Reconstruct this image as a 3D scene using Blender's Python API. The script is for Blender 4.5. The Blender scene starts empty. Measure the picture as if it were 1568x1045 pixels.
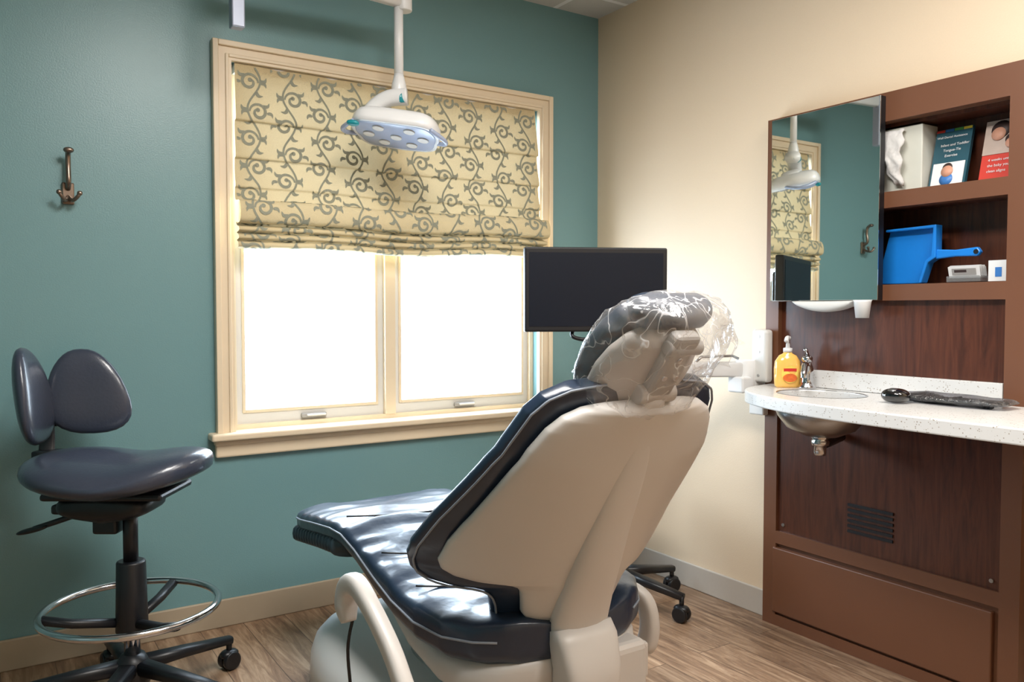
import bpy, bmesh, math, random, bisect
from mathutils import Vector, Matrix, noise
random.seed(7)
sc=bpy.context.scene
V=Vector
# ---------------------------------------------------------------- helpers
def lin(c):
    o=[]
    for v in c:
        v=v/255.0
        o.append(v/12.92 if v<=0.04045 else ((v+0.055)/1.055)**2.4)
    return (o[0],o[1],o[2],1.0)
def mat(name,col,rough=0.5,metal=0.0,bump=0.0,bscale=80,var=0.0,coat=0.0,spec=0.5,stretch=None,emit=None,estr=0):
    m=bpy.data.materials.new(name); m.use_nodes=True
    nt=m.node_tree; N=nt.nodes; L=nt.links; p=N['Principled BSDF']
    p.inputs['Base Color'].default_value=lin(col); p.inputs['Roughness'].default_value=rough
    p.inputs['Metallic'].default_value=metal; p.inputs['Coat Weight'].default_value=coat
    p.inputs['Specular IOR Level'].default_value=spec
    if emit: p.inputs['Emission Color'].default_value=lin(emit); p.inputs['Emission Strength'].default_value=estr
    tc=N.new('ShaderNodeTexCoord'); mp=N.new('ShaderNodeMapping'); L.new(tc.outputs['Object'],mp.inputs['Vector'])
    if stretch: mp.inputs['Scale'].default_value=stretch
    ns=N.new('ShaderNodeTexNoise'); ns.inputs['Scale'].default_value=bscale; ns.inputs['Detail'].default_value=4
    L.new(mp.outputs[0],ns.inputs['Vector'])
    if var>0:
        mx=N.new('ShaderNodeMix'); mx.data_type='RGBA'
        a=lin(col); mx.inputs['A'].default_value=tuple(x*(1-var) for x in a[:3])+(1,)
        mx.inputs['B'].default_value=tuple(min(1,x*(1+var)) for x in a[:3])+(1,)
        L.new(ns.outputs['Fac'],mx.inputs['Factor']); L.new(mx.outputs['Result'],p.inputs['Base Color'])
    if bump>0:
        b=N.new('ShaderNodeBump'); b.inputs['Strength'].default_value=bump; b.inputs['Distance'].default_value=0.01
        L.new(ns.outputs['Fac'],b.inputs['Height']); L.new(b.outputs[0],p.inputs['Normal'])
    return m
def empty(name,loc):
    e=bpy.data.objects.new(name,None); e.location=loc; e.empty_display_size=0.1
    sc.collection.objects.link(e); return e
def put(o,parent):
    if parent is not None:
        o.parent=parent; o.matrix_parent_inverse=Matrix.Translation(-V(parent.location))
def mesh(name,vs,fs,m,parent=None,smooth=False,bevel=0,bseg=2,sub=0,angle=None):
    me=bpy.data.meshes.new(name); me.from_pydata([tuple(v) for v in vs],[],fs); me.update()
    bm=bmesh.new(); bm.from_mesh(me); bmesh.ops.recalc_face_normals(bm,faces=bm.faces); bm.to_mesh(me); bm.free()
    o=bpy.data.objects.new(name,me); sc.collection.objects.link(o)
    if m: me.materials.append(m)
    if smooth:
        for p in me.polygons: p.use_smooth=True
    if bevel>0:
        b=o.modifiers.new('b','BEVEL'); b.width=bevel; b.segments=bseg; b.limit_method='ANGLE'; b.angle_limit=math.radians(35)
    if sub>0:
        s=o.modifiers.new('s','SUBSURF'); s.levels=sub; s.render_levels=sub
    put(o,parent); return o
def boxdata(lo,hi,k=0):
    x0,y0,z0=lo;x1,y1,z1=hi
    vs=[(x0,y0,z0),(x1,y0,z0),(x1,y1,z0),(x0,y1,z0),(x0,y0,z1),(x1,y0,z1),(x1,y1,z1),(x0,y1,z1)]
    fs=[(0,3,2,1),(4,5,6,7),(0,1,5,4),(1,2,6,5),(2,3,7,6),(3,0,4,7)]
    return vs,[tuple(i+k for i in f) for f in fs]
def box(name,lo,hi,m,parent=None,bevel=0,bseg=2):
    vs,fs=boxdata(lo,hi); return mesh(name,vs,fs,m,parent,bevel=bevel,bseg=bseg)
def boxes(name,lst,m,parent=None,bevel=0):
    vs=[];fs=[]
    for lo,hi in lst:
        a,b=boxdata(lo,hi,len(vs)); vs+=a; fs+=b
    return mesh(name,vs,fs,m,parent,bevel=bevel)
def ring4(x0,x1,z0,z1,sl,sr,sb,st,ya,yb):
    L=[((x0,ya,z0),(x0+sl,yb,z1)),((x1-sr,ya,z0),(x1,yb,z1))]
    if sb: L.append(((x0+sl,ya,z0),(x1-sr,yb,z0+sb)))
    if st: L.append(((x0+sl,ya,z1-st),(x1-sr,yb,z1)))
    return L
def obox(name,c,ax,ay,az,hx,hy,hz,m,parent=None,bevel=0,bseg=2):
    c=V(c); ax=V(ax).normalized(); ay=V(ay).normalized(); az=V(az).normalized()
    vs,fs=boxdata((-hx,-hy,-hz),(hx,hy,hz))
    vs=[c+ax*v[0]+ay*v[1]+az*v[2] for v in vs]
    return mesh(name,vs,fs,m,parent,bevel=bevel,bseg=bseg)
def loft(name,rings,m,parent=None,closed=False,smooth=True,caps=True,sub=0,bevel=0):
    n=len(rings[0]); vs=[p for r in rings for p in r]; fs=[]
    R=len(rings)
    for i in range(R if closed else R-1):
        j=(i+1)%R
        for k in range(n):
            l=(k+1)%n
            fs.append((i*n+k,i*n+l,j*n+l,j*n+k))
    if caps and not closed:
        fs.append(tuple(range(n))); fs.append(tuple((R-1)*n+k for k in range(n)))
    return mesh(name,vs,fs,m,parent,smooth=smooth,sub=sub,bevel=bevel)
def se(a,b,n,N=24):
    out=[]
    for k in range(N):
        t=2*math.pi*k/N; c=math.cos(t); s=math.sin(t)
        out.append((a*math.copysign(abs(c)**(2/n),c), b*math.copysign(abs(s)**(2/n),s)))
    return out
def catmull(pts,n=8,closed=False):
    P=[V(p) for p in pts]; out=[]; L=len(P)
    rng=L if closed else L-1
    for i in range(rng):
        if closed: a,b,c,d=P[(i-1)%L],P[i],P[(i+1)%L],P[(i+2)%L]
        else: a,b,c,d=P[max(i-1,0)],P[i],P[i+1],P[min(i+2,L-1)]
        for k in range(n):
            t=k/n
            out.append(0.5*((2*b)+(c-a)*t+(2*a-5*b+4*c-d)*t*t+(3*b-a-3*c+d)*t**3))
    if not closed: out.append(P[-1])
    return out
def sweep(name,pts,sec,m,parent=None,closed=False,smooth=True,up=(0,0,1),scales=None):
    P=[V(p) for p in pts]; rings=[]; n=len(P); up=V(up)
    for i in range(n):
        a=P[(i-1)%n] if (closed or i>0) else P[i]; b=P[(i+1)%n] if (closed or i<n-1) else P[i]
        t=(b-a).normalized(); s=t.cross(up)
        if s.length<1e-3: s=t.cross(V((0,1,0.01)))
        s.normalize(); u=s.cross(t).normalized()
        k=scales[i] if scales else 1
        rings.append([P[i]+s*(x*k)+u*(y*k) for x,y in sec])
    return loft(name,rings,m,parent,closed=closed,smooth=smooth)
def tube(name,pts,r,m,parent=None,closed=False,N=12,up=(0,0,1),cm=0):
    if cm: pts=catmull(pts,cm,closed)
    return sweep(name,pts,se(r,r,2,N),m,parent,closed,True,up)
def cyl(name,a,b,r,m,parent=None,r2=None,N=24,bevel=0):
    a=V(a);b=V(b);t=(b-a).normalized(); s=t.orthogonal().normalized(); u=t.cross(s)
    r2=r if r2 is None else r2
    rings=[[p+s*(q*math.cos(2*math.pi*k/N))+u*(q*math.sin(2*math.pi*k/N)) for k in range(N)] for p,q in ((a,r),(b,r2))]
    o=loft(name,rings,m,parent,smooth=True,bevel=bevel)
    o.data.polygons[-1].use_smooth=False; o.data.polygons[-2].use_smooth=False
    return o
def lathe(name,c,prof,m,parent=None,N=32,axis=(0,0,1),smooth=True):
    c=V(c);t=V(axis).normalized(); s=t.orthogonal().normalized(); u=t.cross(s)
    rings=[[c+t*z+s*(r*math.cos(2*math.pi*k/N))+u*(r*math.sin(2*math.pi*k/N)) for k in range(N)] for r,z in prof]
    return loft(name,rings,m,parent,smooth=smooth)
def blob(name,c,ax,ay,az,rx,ry,rz,m,parent=None,nxy=2.5,nz=2.2,f=None,U=32,W=16,disp=0,dsc=8):
    c=V(c);ax=V(ax).normalized();ay=V(ay).normalized();az=V(az).normalized()
    def sp(x,n): return math.copysign(abs(x)**(2/n),x)
    vs=[];fs=[]
    for j in range(W+1):
        ph=-math.pi/2+math.pi*j/W
        for i in range(U):
            th=2*math.pi*i/U
            x=sp(math.cos(ph),nz)*sp(math.cos(th),nxy); y=sp(math.cos(ph),nz)*sp(math.sin(th),nxy); z=sp(math.sin(ph),nz)
            x*=rx;y*=ry;z*=rz
            if f: x,y,z=f(x,y,z)
            p=c+ax*x+ay*y+az*z
            if disp:
                d=noise.noise_vector(p*dsc)+0.5*noise.noise_vector(p*dsc*2.7); p=p+d*disp
            vs.append(p)
    for j in range(W):
        for i in range(U):
            k=(i+1)%U; fs.append((j*U+i,j*U+k,(j+1)*U+k,(j+1)*U+i))
    o=mesh(name,vs,fs,m,parent,smooth=True)
    bm=bmesh.new(); bm.from_mesh(o.data); bmesh.ops.remove_doubles(bm,verts=bm.verts,dist=1e-6); bmesh.ops.recalc_face_normals(bm,faces=bm.faces)
    for fc in bm.faces: fc.smooth=True
    bm.to_mesh(o.data); bm.free()
    return o
def interp(t,lst):
    if t<=lst[0][0]: return lst[0][1]
    for (a,x),(b,y) in zip(lst,lst[1:]):
        if t<=b: return x+(y-x)*(t-a)/(b-a)
    return lst[-1][1]
X1=(1,0,0);Y1=(0,1,0);Z1=(0,0,1)
R_=V((.8387,-.5446,0)); F_=V((.5446,.8387,0))
# ---------------------------------------------------------------- materials
teal=mat('teal_paint',(110,148,152),0.34,bump=0.08,bscale=220,var=0.03)
beige=mat('beige_paint',(222,200,172),0.5,bump=0.08,bscale=220,var=0.03)
trimm=mat('trim_paint',(226,208,180),0.4,var=0.03,bscale=20)
basem=mat('baseboard_vinyl',(172,156,134),0.45,var=0.04,bscale=20)
white=mat('white_plastic',(226,226,226),0.3,var=0.02,bscale=10)
vinyl=mat('window_vinyl',(214,212,208),0.35,var=0.02,bscale=10)
shellm=mat('chair_shell_plastic',(202,198,194),0.38,var=0.03,bscale=6)
headm=mat('headrest_shell_plastic',(176,170,165),0.4,var=0.03,bscale=6)
greyp=mat('grey_plastic',(156,153,150),0.4,var=0.03,bscale=10)
leather=mat('navy_leather',(32,46,66),0.33,bump=0.4,bscale=9,var=0.15,coat=0.2)
ribm=mat('toe_guard_rubber',(44,62,72),0.4,var=.1,bscale=30)
stooll=mat('stool_vinyl',(54,60,74),0.28,bump=0.06,bscale=120,var=0.1,coat=.2)
pipem=mat('leather_piping',(130,138,150),0.4,var=0.05)
blackp=mat('black_plastic',(20,21,25),0.4,var=0.1,bscale=20)
screenm=mat('monitor_screen',(16,22,34),0.4,var=0.1,spec=.25)
chrome=mat('chrome',(205,205,208),0.12,1.0,var=0.02)
steel=mat('brushed_steel',(170,170,170),0.28,1.0,bump=0.05,bscale=200,var=0.05)
postm=mat('grey_painted_metal',(146,152,168),0.4,.2,var=.03)
bronze=mat('bronze_hook',(134,118,106),0.3,0.9,var=0.1)
brown=mat('brown_laminate',(106,67,45),0.42,var=0.05,bscale=8)
def glassmat(name,gl=0.06,tint=(1,1,1,1),bump=0,bs=20,base=0.0,rough=0.05,crk=3.0):
    m=bpy.data.materials.new(name); m.use_nodes=True; nt=m.node_tree;N=nt.nodes;L=nt.links
    N.clear(); o=N.new('ShaderNodeOutputMaterial'); t=N.new('ShaderNodeBsdfTransparent'); g=N.new('ShaderNodeBsdfGlossy')
    t.inputs['Color'].default_value=tint; g.inputs['Roughness'].default_value=rough
    mx=N.new('ShaderNodeMixShader'); L.new(t.outputs[0],mx.inputs[1]); L.new(g.outputs[0],mx.inputs[2])
    fr=N.new('ShaderNodeLayerWeight'); fr.inputs['Blend'].default_value=0.25
    ma=N.new('ShaderNodeMath'); ma.operation='MULTIPLY_ADD'; ma.inputs[1].default_value=gl*3; ma.inputs[2].default_value=gl
    L.new(fr.outputs['Fresnel'],ma.inputs[0]); L.new(ma.outputs[0],mx.inputs[0])
    last=mx
    if bump:
        ns=N.new('ShaderNodeTexNoise'); ns.inputs['Scale'].default_value=bs; ns.inputs['Detail'].default_value=3; ns.inputs['Distortion'].default_value=1.5
        b=N.new('ShaderNodeBump'); b.inputs['Strength'].default_value=bump; b.inputs['Distance'].default_value=0.02
        tc=N.new('ShaderNodeTexCoord'); L.new(tc.outputs['Object'],ns.inputs['Vector'])
        L.new(ns.outputs['Fac'],b.inputs['Height']); L.new(b.outputs[0],g.inputs['Normal'])
    if base:
        d=N.new('ShaderNodeBsdfDiffuse'); d.inputs['Color'].default_value=(.9,.9,.92,1); m2=N.new('ShaderNodeMixShader'); m2.inputs[0].default_value=base
        if bump:
            vr=N.new('ShaderNodeTexNoise'); vr.inputs['Scale'].default_value=bs*.8; vr.inputs['Detail'].default_value=1.5; vr.inputs['Distortion'].default_value=1.8
            L.new(tc.outputs['Object'],vr.inputs['Vector'])
            cr=N.new('ShaderNodeValToRGB'); e=cr.color_ramp.elements; e[0].position=.48; e[0].color=(base*.7,)*3+(1,); e[1].position=.52; e[1].color=(base*.7,)*3+(1,)
            q=e.new(.5); q.color=(min(1,base*crk),)*3+(1,)
            L.new(vr.outputs['Fac'],cr.inputs[0]); L.new(cr.outputs[0],m2.inputs[0])
        L.new(last.outputs[0],m2.inputs[1]); L.new(d.outputs[0],m2.inputs[2]); last=m2
    L.new(last.outputs[0],o.inputs[0]); return m
paneg=glassmat('window_glass',0.03)
wrapm=glassmat('clear_plastic_film',0.09,bump=0.55,bs=14,base=0.12,rough=0.18,crk=4)
bagm=glassmat('grey_plastic_bag',0.10,tint=(.55,.55,.58,1),bump=0.7,bs=40,base=0.04,rough=0.2)
mirm=mat('mirror_glass',(236,242,240),0.015,1.0)
def woodmat(name,c1,c2,rough,axis='Z',sc_=1.0):
    m=bpy.data.materials.new(name); m.use_nodes=True; nt=m.node_tree;N=nt.nodes;L=nt.links;p=N['Principled BSDF']
    tc=N.new('ShaderNodeTexCoord'); mp=N.new('ShaderNodeMapping')
    mp.inputs['Scale'].default_value={'Z':(14,14,1.3),'Y':(14,1.3,14)}[axis]
    L.new(tc.outputs['Object'],mp.inputs['Vector'])
    ns=N.new('ShaderNodeTexNoise'); ns.inputs['Scale'].default_value=2.2*sc_; ns.inputs['Detail'].default_value=9; ns.inputs['Distortion'].default_value=1.6; ns.inputs['Roughness'].default_value=.65
    L.new(mp.outputs[0],ns.inputs['Vector'])
    cr=N.new('ShaderNodeValToRGB'); cr.color_ramp.elements[0].position=.3; cr.color_ramp.elements[1].position=.72
    cr.color_ramp.elements[0].color=lin(c1); cr.color_ramp.elements[1].color=lin(c2)
    L.new(ns.outputs['Fac'],cr.inputs[0]); L.new(cr.outputs[0],p.inputs['Base Color']); p.inputs['Roughness'].default_value=rough
    return m
woodp=woodmat('cherry_wood_laminate',(56,28,19),(98,54,36),0.3)
def floormat():
    m=bpy.data.materials.new('wood_plank_vinyl'); m.use_nodes=True; nt=m.node_tree;N=nt.nodes;L=nt.links;p=N['Principled BSDF']
    tc=N.new('ShaderNodeTexCoord'); mp=N.new('ShaderNodeMapping'); mp.inputs['Rotation'].default_value=(0,0,math.radians(90))
    L.new(tc.outputs['Object'],mp.inputs['Vector'])
    br=N.new('ShaderNodeTexBrick'); br.inputs['Scale'].default_value=1; br.inputs['Brick Width'].default_value=1.1; br.inputs['Row Height'].default_value=.15
    br.inputs['Mortar Size'].default_value=.0012; br.inputs['Color1'].default_value=(0,0,0,1); br.inputs['Color2'].default_value=(1,1,1,1); br.inputs['Mortar'].default_value=(.5,.5,.5,1)
    br.offset=.37
    L.new(mp.outputs[0],br.inputs['Vector'])
    m2=N.new('ShaderNodeMapping'); m2.inputs['Scale'].default_value=(24,2.6,1)
    L.new(tc.outputs['Object'],m2.inputs['Vector'])
    ad=N.new('ShaderNodeVectorMath'); ad.operation='ADD'; sm=N.new('ShaderNodeVectorMath'); sm.operation='SCALE'; sm.inputs['Scale'].default_value=13
    L.new(br.outputs['Color'],sm.inputs[0]); L.new(m2.outputs[0],ad.inputs[0]); L.new(sm.outputs[0],ad.inputs[1])
    ns=N.new('ShaderNodeTexNoise'); ns.inputs['Scale'].default_value=1.4; ns.inputs['Detail'].default_value=9; ns.inputs['Distortion'].default_value=1.0; ns.inputs['Roughness'].default_value=.68
    L.new(ad.outputs[0],ns.inputs['Vector'])
    cr=N.new('ShaderNodeValToRGB'); e=cr.color_ramp.elements; e[0].position=.3; e[0].color=lin((94,70,54)); e[1].position=.7; e[1].color=lin((186,158,130))
    x=e.new(.5); x.color=lin((144,115,90))
    L.new(ns.outputs['Fac'],cr.inputs[0])
    hs=N.new('ShaderNodeHueSaturation'); mr=N.new('ShaderNodeMapRange'); mr.inputs['To Min'].default_value=.82; mr.inputs['To Max'].default_value=1.08
    L.new(br.outputs['Color'],mr.inputs['Value']); L.new(mr.outputs[0],hs.inputs['Value']); L.new(cr.outputs[0],hs.inputs['Color'])
    mx=N.new('ShaderNodeMix'); mx.data_type='RGBA'; mx.inputs['B'].default_value=lin((76,58,46)); L.new(br.outputs['Fac'],mx.inputs['Factor']); L.new(hs.outputs[0],mx.inputs['A'])
    L.new(mx.outputs['Result'],p.inputs['Base Color']); p.inputs['Roughness'].default_value=.4
    return m
floorm=floormat()
def ceilmat():
    m=mat('ceiling_tile',(206,204,200),0.8,bump=.3,bscale=150,var=.04)
    nt=m.node_tree;N=nt.nodes;L=nt.links;p=N['Principled BSDF']
    br=N.new('ShaderNodeTexBrick'); br.offset=0; br.inputs['Scale'].default_value=1; br.inputs['Brick Width'].default_value=.61; br.inputs['Row Height'].default_value=.61
    br.inputs['Mortar Size'].default_value=.012; br.inputs['Color1'].default_value=lin((200,198,195)); br.inputs['Color2'].default_value=lin((206,204,200)); br.inputs['Mortar'].default_value=lin((235,235,235))
    tc=N.new('ShaderNodeTexCoord'); mp=N.new('ShaderNodeMapping'); mp.inputs['Location'].default_value=(.25,.2,0); L.new(tc.outputs['Object'],mp.inputs['Vector']); L.new(mp.outputs[0],br.inputs['Vector'])
    L.new(br.outputs['Color'],p.inputs['Base Color']); return m
ceilm=ceilmat()
def quartz():
    m=mat('speckled_quartz',(222,219,212),0.25,var=.02)
    nt=m.node_tree;N=nt.nodes;L=nt.links;p=N['Principled BSDF']
    tc=N.new('ShaderNodeTexCoord'); vo=N.new('ShaderNodeTexVoronoi'); vo.inputs['Scale'].default_value=150; L.new(tc.outputs['Object'],vo.inputs['Vector'])
    cr=N.new('ShaderNodeValToRGB'); e=cr.color_ramp.elements; e[0].position=.10; e[0].color=lin((158,148,136)); e[1].position=.24; e[1].color=lin((216,215,213))
    ns=N.new('ShaderNodeTexNoise'); ns.inputs['Scale'].default_value=60
    L.new(tc.outputs['Object'],ns.inputs['Vector'])
    ad=N.new('ShaderNodeMath'); ad.operation='ADD'; L.new(vo.outputs['Distance'],ad.inputs[0])
    mr=N.new('ShaderNodeMapRange'); mr.inputs['From Min'].default_value=.4; mr.inputs['From Max'].default_value=.6; mr.inputs['To Min'].default_value=-.1; mr.inputs['To Max'].default_value=.2
    L.new(ns.outputs['Fac'],mr.inputs['Value']); L.new(mr.outputs[0],ad.inputs[1]); L.new(ad.outputs[0],cr.inputs[0]); L.new(cr.outputs[0],p.inputs['Base Color'])
    return m
quartzm=quartz()
def fabric(name,col,tr):
    m=mat(name,col,.85,bump=.25,bscale=350,var=.06,spec=.2)
    nt=m.node_tree;N=nt.nodes;L=nt.links;p=N['Principled BSDF']; out=[n for n in N if n.type=='OUTPUT_MATERIAL'][0]
    t=N.new('ShaderNodeBsdfTranslucent'); t.inputs['Color'].default_value=lin(col); mx=N.new('ShaderNodeMixShader'); mx.inputs[0].default_value=tr
    L.new(p.outputs[0],mx.inputs[1]); L.new(t.outputs[0],mx.inputs[2]); L.new(mx.outputs[0],out.inputs[0]); return m
goldf=fabric('gold_fabric',(200,182,144),.045)
greyf=fabric('sage_scroll_fabric',(152,153,136),.03)
# ---------------------------------------------------------------- room
XL,YF,HC=-3.7,-4.4,2.49
wx0,wx1,wz0,wz1=-1.67,-0.345,0.70,2.02   # window opening
boxes('wall_back',[((XL-.1,0,0),(wx0,.14,HC)),((wx1,0,0),(0.0,.14,HC)),((wx0,0,0),(wx1,.14,wz0)),((wx0,0,wz1),(wx1,.14,HC))],teal)
ny0,ny1,nz0,nz1=-1.845,-1.08,1.21,1.73
boxes('wall_right',[((0,ny1,0),(.14,.14,HC)),((0,YF,0),(.14,ny0,HC)),((0,ny0,0),(.14,ny1,nz0)),((0,ny0,nz1),(.14,ny1,HC))],beige)
box('wall_left',(XL-.1,YF,0),(XL,0,HC),teal)
box('wall_front',(XL-.1,YF-.1,0),(.14,YF,HC),beige)
box('floor',(XL-.1,YF-.1,-.08),(.14,.14,0),floorm)
box('ceiling',(XL-.1,YF-.1,HC),(.14,.14,HC+.08),ceilm)
box('baseboard_back',(XL,-.012,0),(-.012,0,.1),basem,bevel=.004)
box('baseboard_right',(-.012,-1.02,0),(0,0,.1),mat('baseboard_vinyl_light',(186,176,164),.45,var=.03),bevel=.004)
# window
win=empty('window_1',(-1.0,0,1.35))
cw=.062
boxes('casing',ring4(wx0-cw,wx1+cw,wz0,wz1+cw,cw,cw,0,cw,-.022,0),trimm,win)
boxes('casing_backband',ring4(wx0-cw-.004,wx1+cw+.004,wz0,wz1+cw+.004,.02,.02,0,.02,-.034,-.001),trimm,win,bevel=.003)
boxes('casing_bead',ring4(wx0-.022,wx1+.022,wz0,wz1+.022,.012,.012,0,.012,-.028,-.001),trimm,win,bevel=.003)
box('sill',(wx0-cw-.03,-.065,wz0-.022),(wx1+cw+.03,.05,wz0+.004),trimm,win,bevel=.008,bseg=3)
box('apron',(wx0-cw-.008,-.025,wz0-.085),(wx1+cw+.008,0,wz0-.0225),trimm,win,bevel=.006)
box('apron_bead',(wx0-cw-.012,-.034,wz0-.042),(wx1+cw+.012,-.001,wz0-.0225),trimm,win,bevel=.006)
xm=-1.045
boxes('frame',ring4(wx0,wx1,wz0,wz1,.018,.018,.02,.02,.03,.13)+[((xm-.022,.025,wz0+.02),(xm+.022,.13,wz1-.02))],trimm,win)
for nm,a,b in (('sash_left',wx0+.018,xm-.022),('sash_right',xm+.022,wx1-.018)):
    s=.034;bz=wz0+.02;tz=wz1-.02
    boxes(nm,ring4(a,b,bz,tz,s,s,.05,.05,.05,.10),vinyl,win)
    boxes(nm+'_stop',ring4(a+s-.010,b-s+.010,bz+.040,tz-.04,.012,.012,.012,.012,.044,.0505),trimm,win,bevel=.002)
    box(nm+'_pane',(a+s,.075,bz+.05),(b-s,.079,tz-.05),paneg,win)
    cx=(a+b)/2
    box(nm+'_latch',(cx-.05,.035,bz+.008),(cx+.05,.052,bz+.026),greyp,win,bevel=.005)
    box(nm+'_lever',(cx-.03,.028,bz+.014),(cx+.045,.04,bz+.022),vinyl,win,bevel=.003)
# ---------------------------------------------------------------- roman shade
shade=empty('roman_shade',(-1.0,-.04,1.7))
prof=[(-.005,2.018),(-.012,1.95),(-.02,1.89),(-.028,1.822),(-.014,1.812),(-.018,1.76),(-.03,1.69),(-.018,1.68),(-.022,1.63),(-.034,1.585),(-.026,1.575),(-.03,1.54),
      (-.05,1.532),(-.088,1.528),(-.104,1.508),(-.108,1.478),(-.10,1.456),(-.068,1.449),(-.045,1.456),(-.055,1.444),(-.080,1.437),(-.082,1.424),(-.050,1.418),(-.072,1.411),(-.078,1.398),(-.048,1.392),(-.066,1.385),(-.070,1.370),(-.045,1.364)]
pp=catmull([V((0,y,z)) for y,z in prof],6)
cum=[0]
for a,b in zip(pp,pp[1:]): cum.append(cum[-1]+(b-a).length)
SL=cum[-1]
def SP(x,s,off=0):
    s=max(0,min(SL-1e-5,s)); i=bisect.bisect_right(cum,s)-1; i=min(i,len(pp)-2)
    f=(s-cum[i])/max(1e-9,cum[i+1]-cum[i]); p=pp[i].lerp(pp[i+1],f); t=(pp[i+1]-pp[i]).normalized()
    n=V((0,t.z,-t.y)); p=p+n*off
    k=s/SL
    wv=.006*k*math.sin(5.1*x+.6)+.004*k*math.sin(13*x+9*s)+.0015*math.sin(31*x+4)
    sag=.005*k*math.sin(9*x+1)+(.007*k*math.sin(3.0*x+2))
    xs=x+(x+1.0)*.02*min(1,k*1.4)
    return V((xs,p.y+wv,p.z+sag))
sx0,sx1=-1.655,-.362
nx,nsv=90,200
vs=[];fs=[]
for j in range(nsv+1):
    for i in range(nx+1): vs.append(SP(sx0+(sx1-sx0)*i/nx,SL*j/nsv))
for j in range(nsv):
    for i in range(nx): k=j*(nx+1)+i; fs.append((k,k+1,k+nx+2,k+nx+1))
mesh('shade_fabric',vs,fs,goldf,shade,smooth=True)
box('headrail',(sx0,-.004,1.985),(sx1,.03,2.019),vinyl,shade)
vs=[];fs=[]
def ribbon(pts,wds):
    P=[V((p[0],p[1])) for p in pts]
    prev=None
    for i,(p,w) in enumerate(zip(P,wds)):
        a=P[max(i-1,0)];b=P[min(i+1,len(P)-1)]; t=(b-a)
        if t.length<1e-9: continue
        t.normalize(); n=V((-t.y,t.x))
        row=[p+n*w,p+n*(w*.33),p-n*(w*.33),p-n*w]
        if all(sx0+.002<q.x<sx1-.002 and 0.002<q.y<SL-.002 for q in row):
            k=len(vs)
            for q in row: vs.append(SP(q.x,q.y,.0022))
            if prev is not None:
                for c in range(3): fs.append((prev+c,prev+c+1,k+c+1,k+c))
            prev=k
        else: prev=None
def arcline(p0,p1,bend,n=12):
    p0=V(p0);p1=V(p1);d=p1-p0;nn=V((-d.y,d.x));return [p0+d*(i/n)+nn*(bend*math.sin(math.pi*i/n)) for i in range(n+1)]
def leaf(p0,ang,ln,w,bend):
    p1=(p0[0]+math.cos(ang)*ln,p0[1]+math.sin(ang)*ln)
    pts=arcline(p0,p1,bend,10); ribbon(pts,[w*(math.sin(math.pi*min(1,.12+.88*(i/10)))**.8)*(1-.3*i/10)+.0006 for i in range(11)])
def spiral(c,R,a0,sgn,turns,w):
    n=36;pts=[];wd=[]
    for i in range(n+1):
        f=i/n; r=R*(1-f)**.75*.74+R*.26; a=a0+sgn*2*math.pi*turns*f
        pts.append((c[0]+r*math.cos(a),c[1]+r*math.sin(a))); wd.append(w*(.7+.5*math.sin(f*3.1)))
    ribbon(pts,wd)
    e=pts[-1]; q=R*.24
    ribbon([(e[0]-q+q*.2*i,e[1]) for i in range(11)],[q*math.sqrt(max(0.01,1-((i-5)/5)**2)) for i in range(11)])
P_=.215;A_=.024;cols=10;dxc=(sx1-sx0)/cols
for c in range(-1,cols+1):
    xc=sx0+dxc*(c+.5); ph=.06*c
    def sx(s): return xc+A_*math.sin(2*math.pi*(s+ph)/P_)
    n=int(SL/.008); ribbon([(sx(i*.008),i*.008) for i in range(n)],[.0036]*n)
    k=int((ph/P_)*2)-3
    while True:
        s=(k*.5+.25)*P_-ph
        if s>SL+.1: break
        pk=1 if k%2==0 else -1; sd=-pk; R=.032
        x=sx(s-.015)
        cc=(x+sd*R*1.15,s+.008)
        spiral(cc,R,math.pi if sd>0 else 0,sd,1.2,.0046)
        leaf((cc[0]+sd*R*.5,cc[1]-R*.8),-math.pi/2+sd*1.1,.026,.0062,.35*sd)
        leaf((cc[0]+sd*R*.95,cc[1]+R*.1),math.pi/2-sd*1.0,.024,.0062,-.35*sd)
        leaf((sx(s+.04),s+.04),math.pi/2+pk*.4-pk*1.4,.028,.0066,.35*pk)
        leaf((sx(s),s),-math.pi/2+pk*1.0,.026,.0066,.35*pk)
        leaf((sx(s+.01),s+.01),math.pi/2-pk*1.0,.026,.0062,-.35*pk)
        k+=1
mesh('scroll_pattern',vs,fs,greyf,shade,smooth=True)
# ---------------------------------------------------------------- coat hook
hx=-2.185
hk=empty('coat_hook',(hx,-.02,1.56))
box('hook_plate',(hx-.018,-.012,1.48),(hx+.018,0,1.55),bronze,hk,bevel=.004)
tube('hook_upper',[(hx,-.01,1.53),(hx,-.035,1.55),(hx,-.03,1.60),(hx,-.035,1.635),(hx,-.055,1.645)],.008,bronze,hk,cm=6,up=X1)
blob('hook_tip',(hx,-.058,1.646),X1,Y1,Z1,.015,.013,.009,bronze,hk)
for sg in (-1,1):
    tube('hook_lower_%s'%('a' if sg<0 else 'b'),[(hx,-.012,1.505),(hx+sg*.010,-.045,1.49),(hx+sg*.022,-.058,1.500),(hx+sg*.028,-.060,1.510)],.006,bronze,hk,cm=6)
    blob('hook_ball_%s'%('a' if sg<0 else 'b'),(hx+sg*.029,-.060,1.512),X1,Y1,Z1,.008,.008,.008,bronze,hk)
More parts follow.
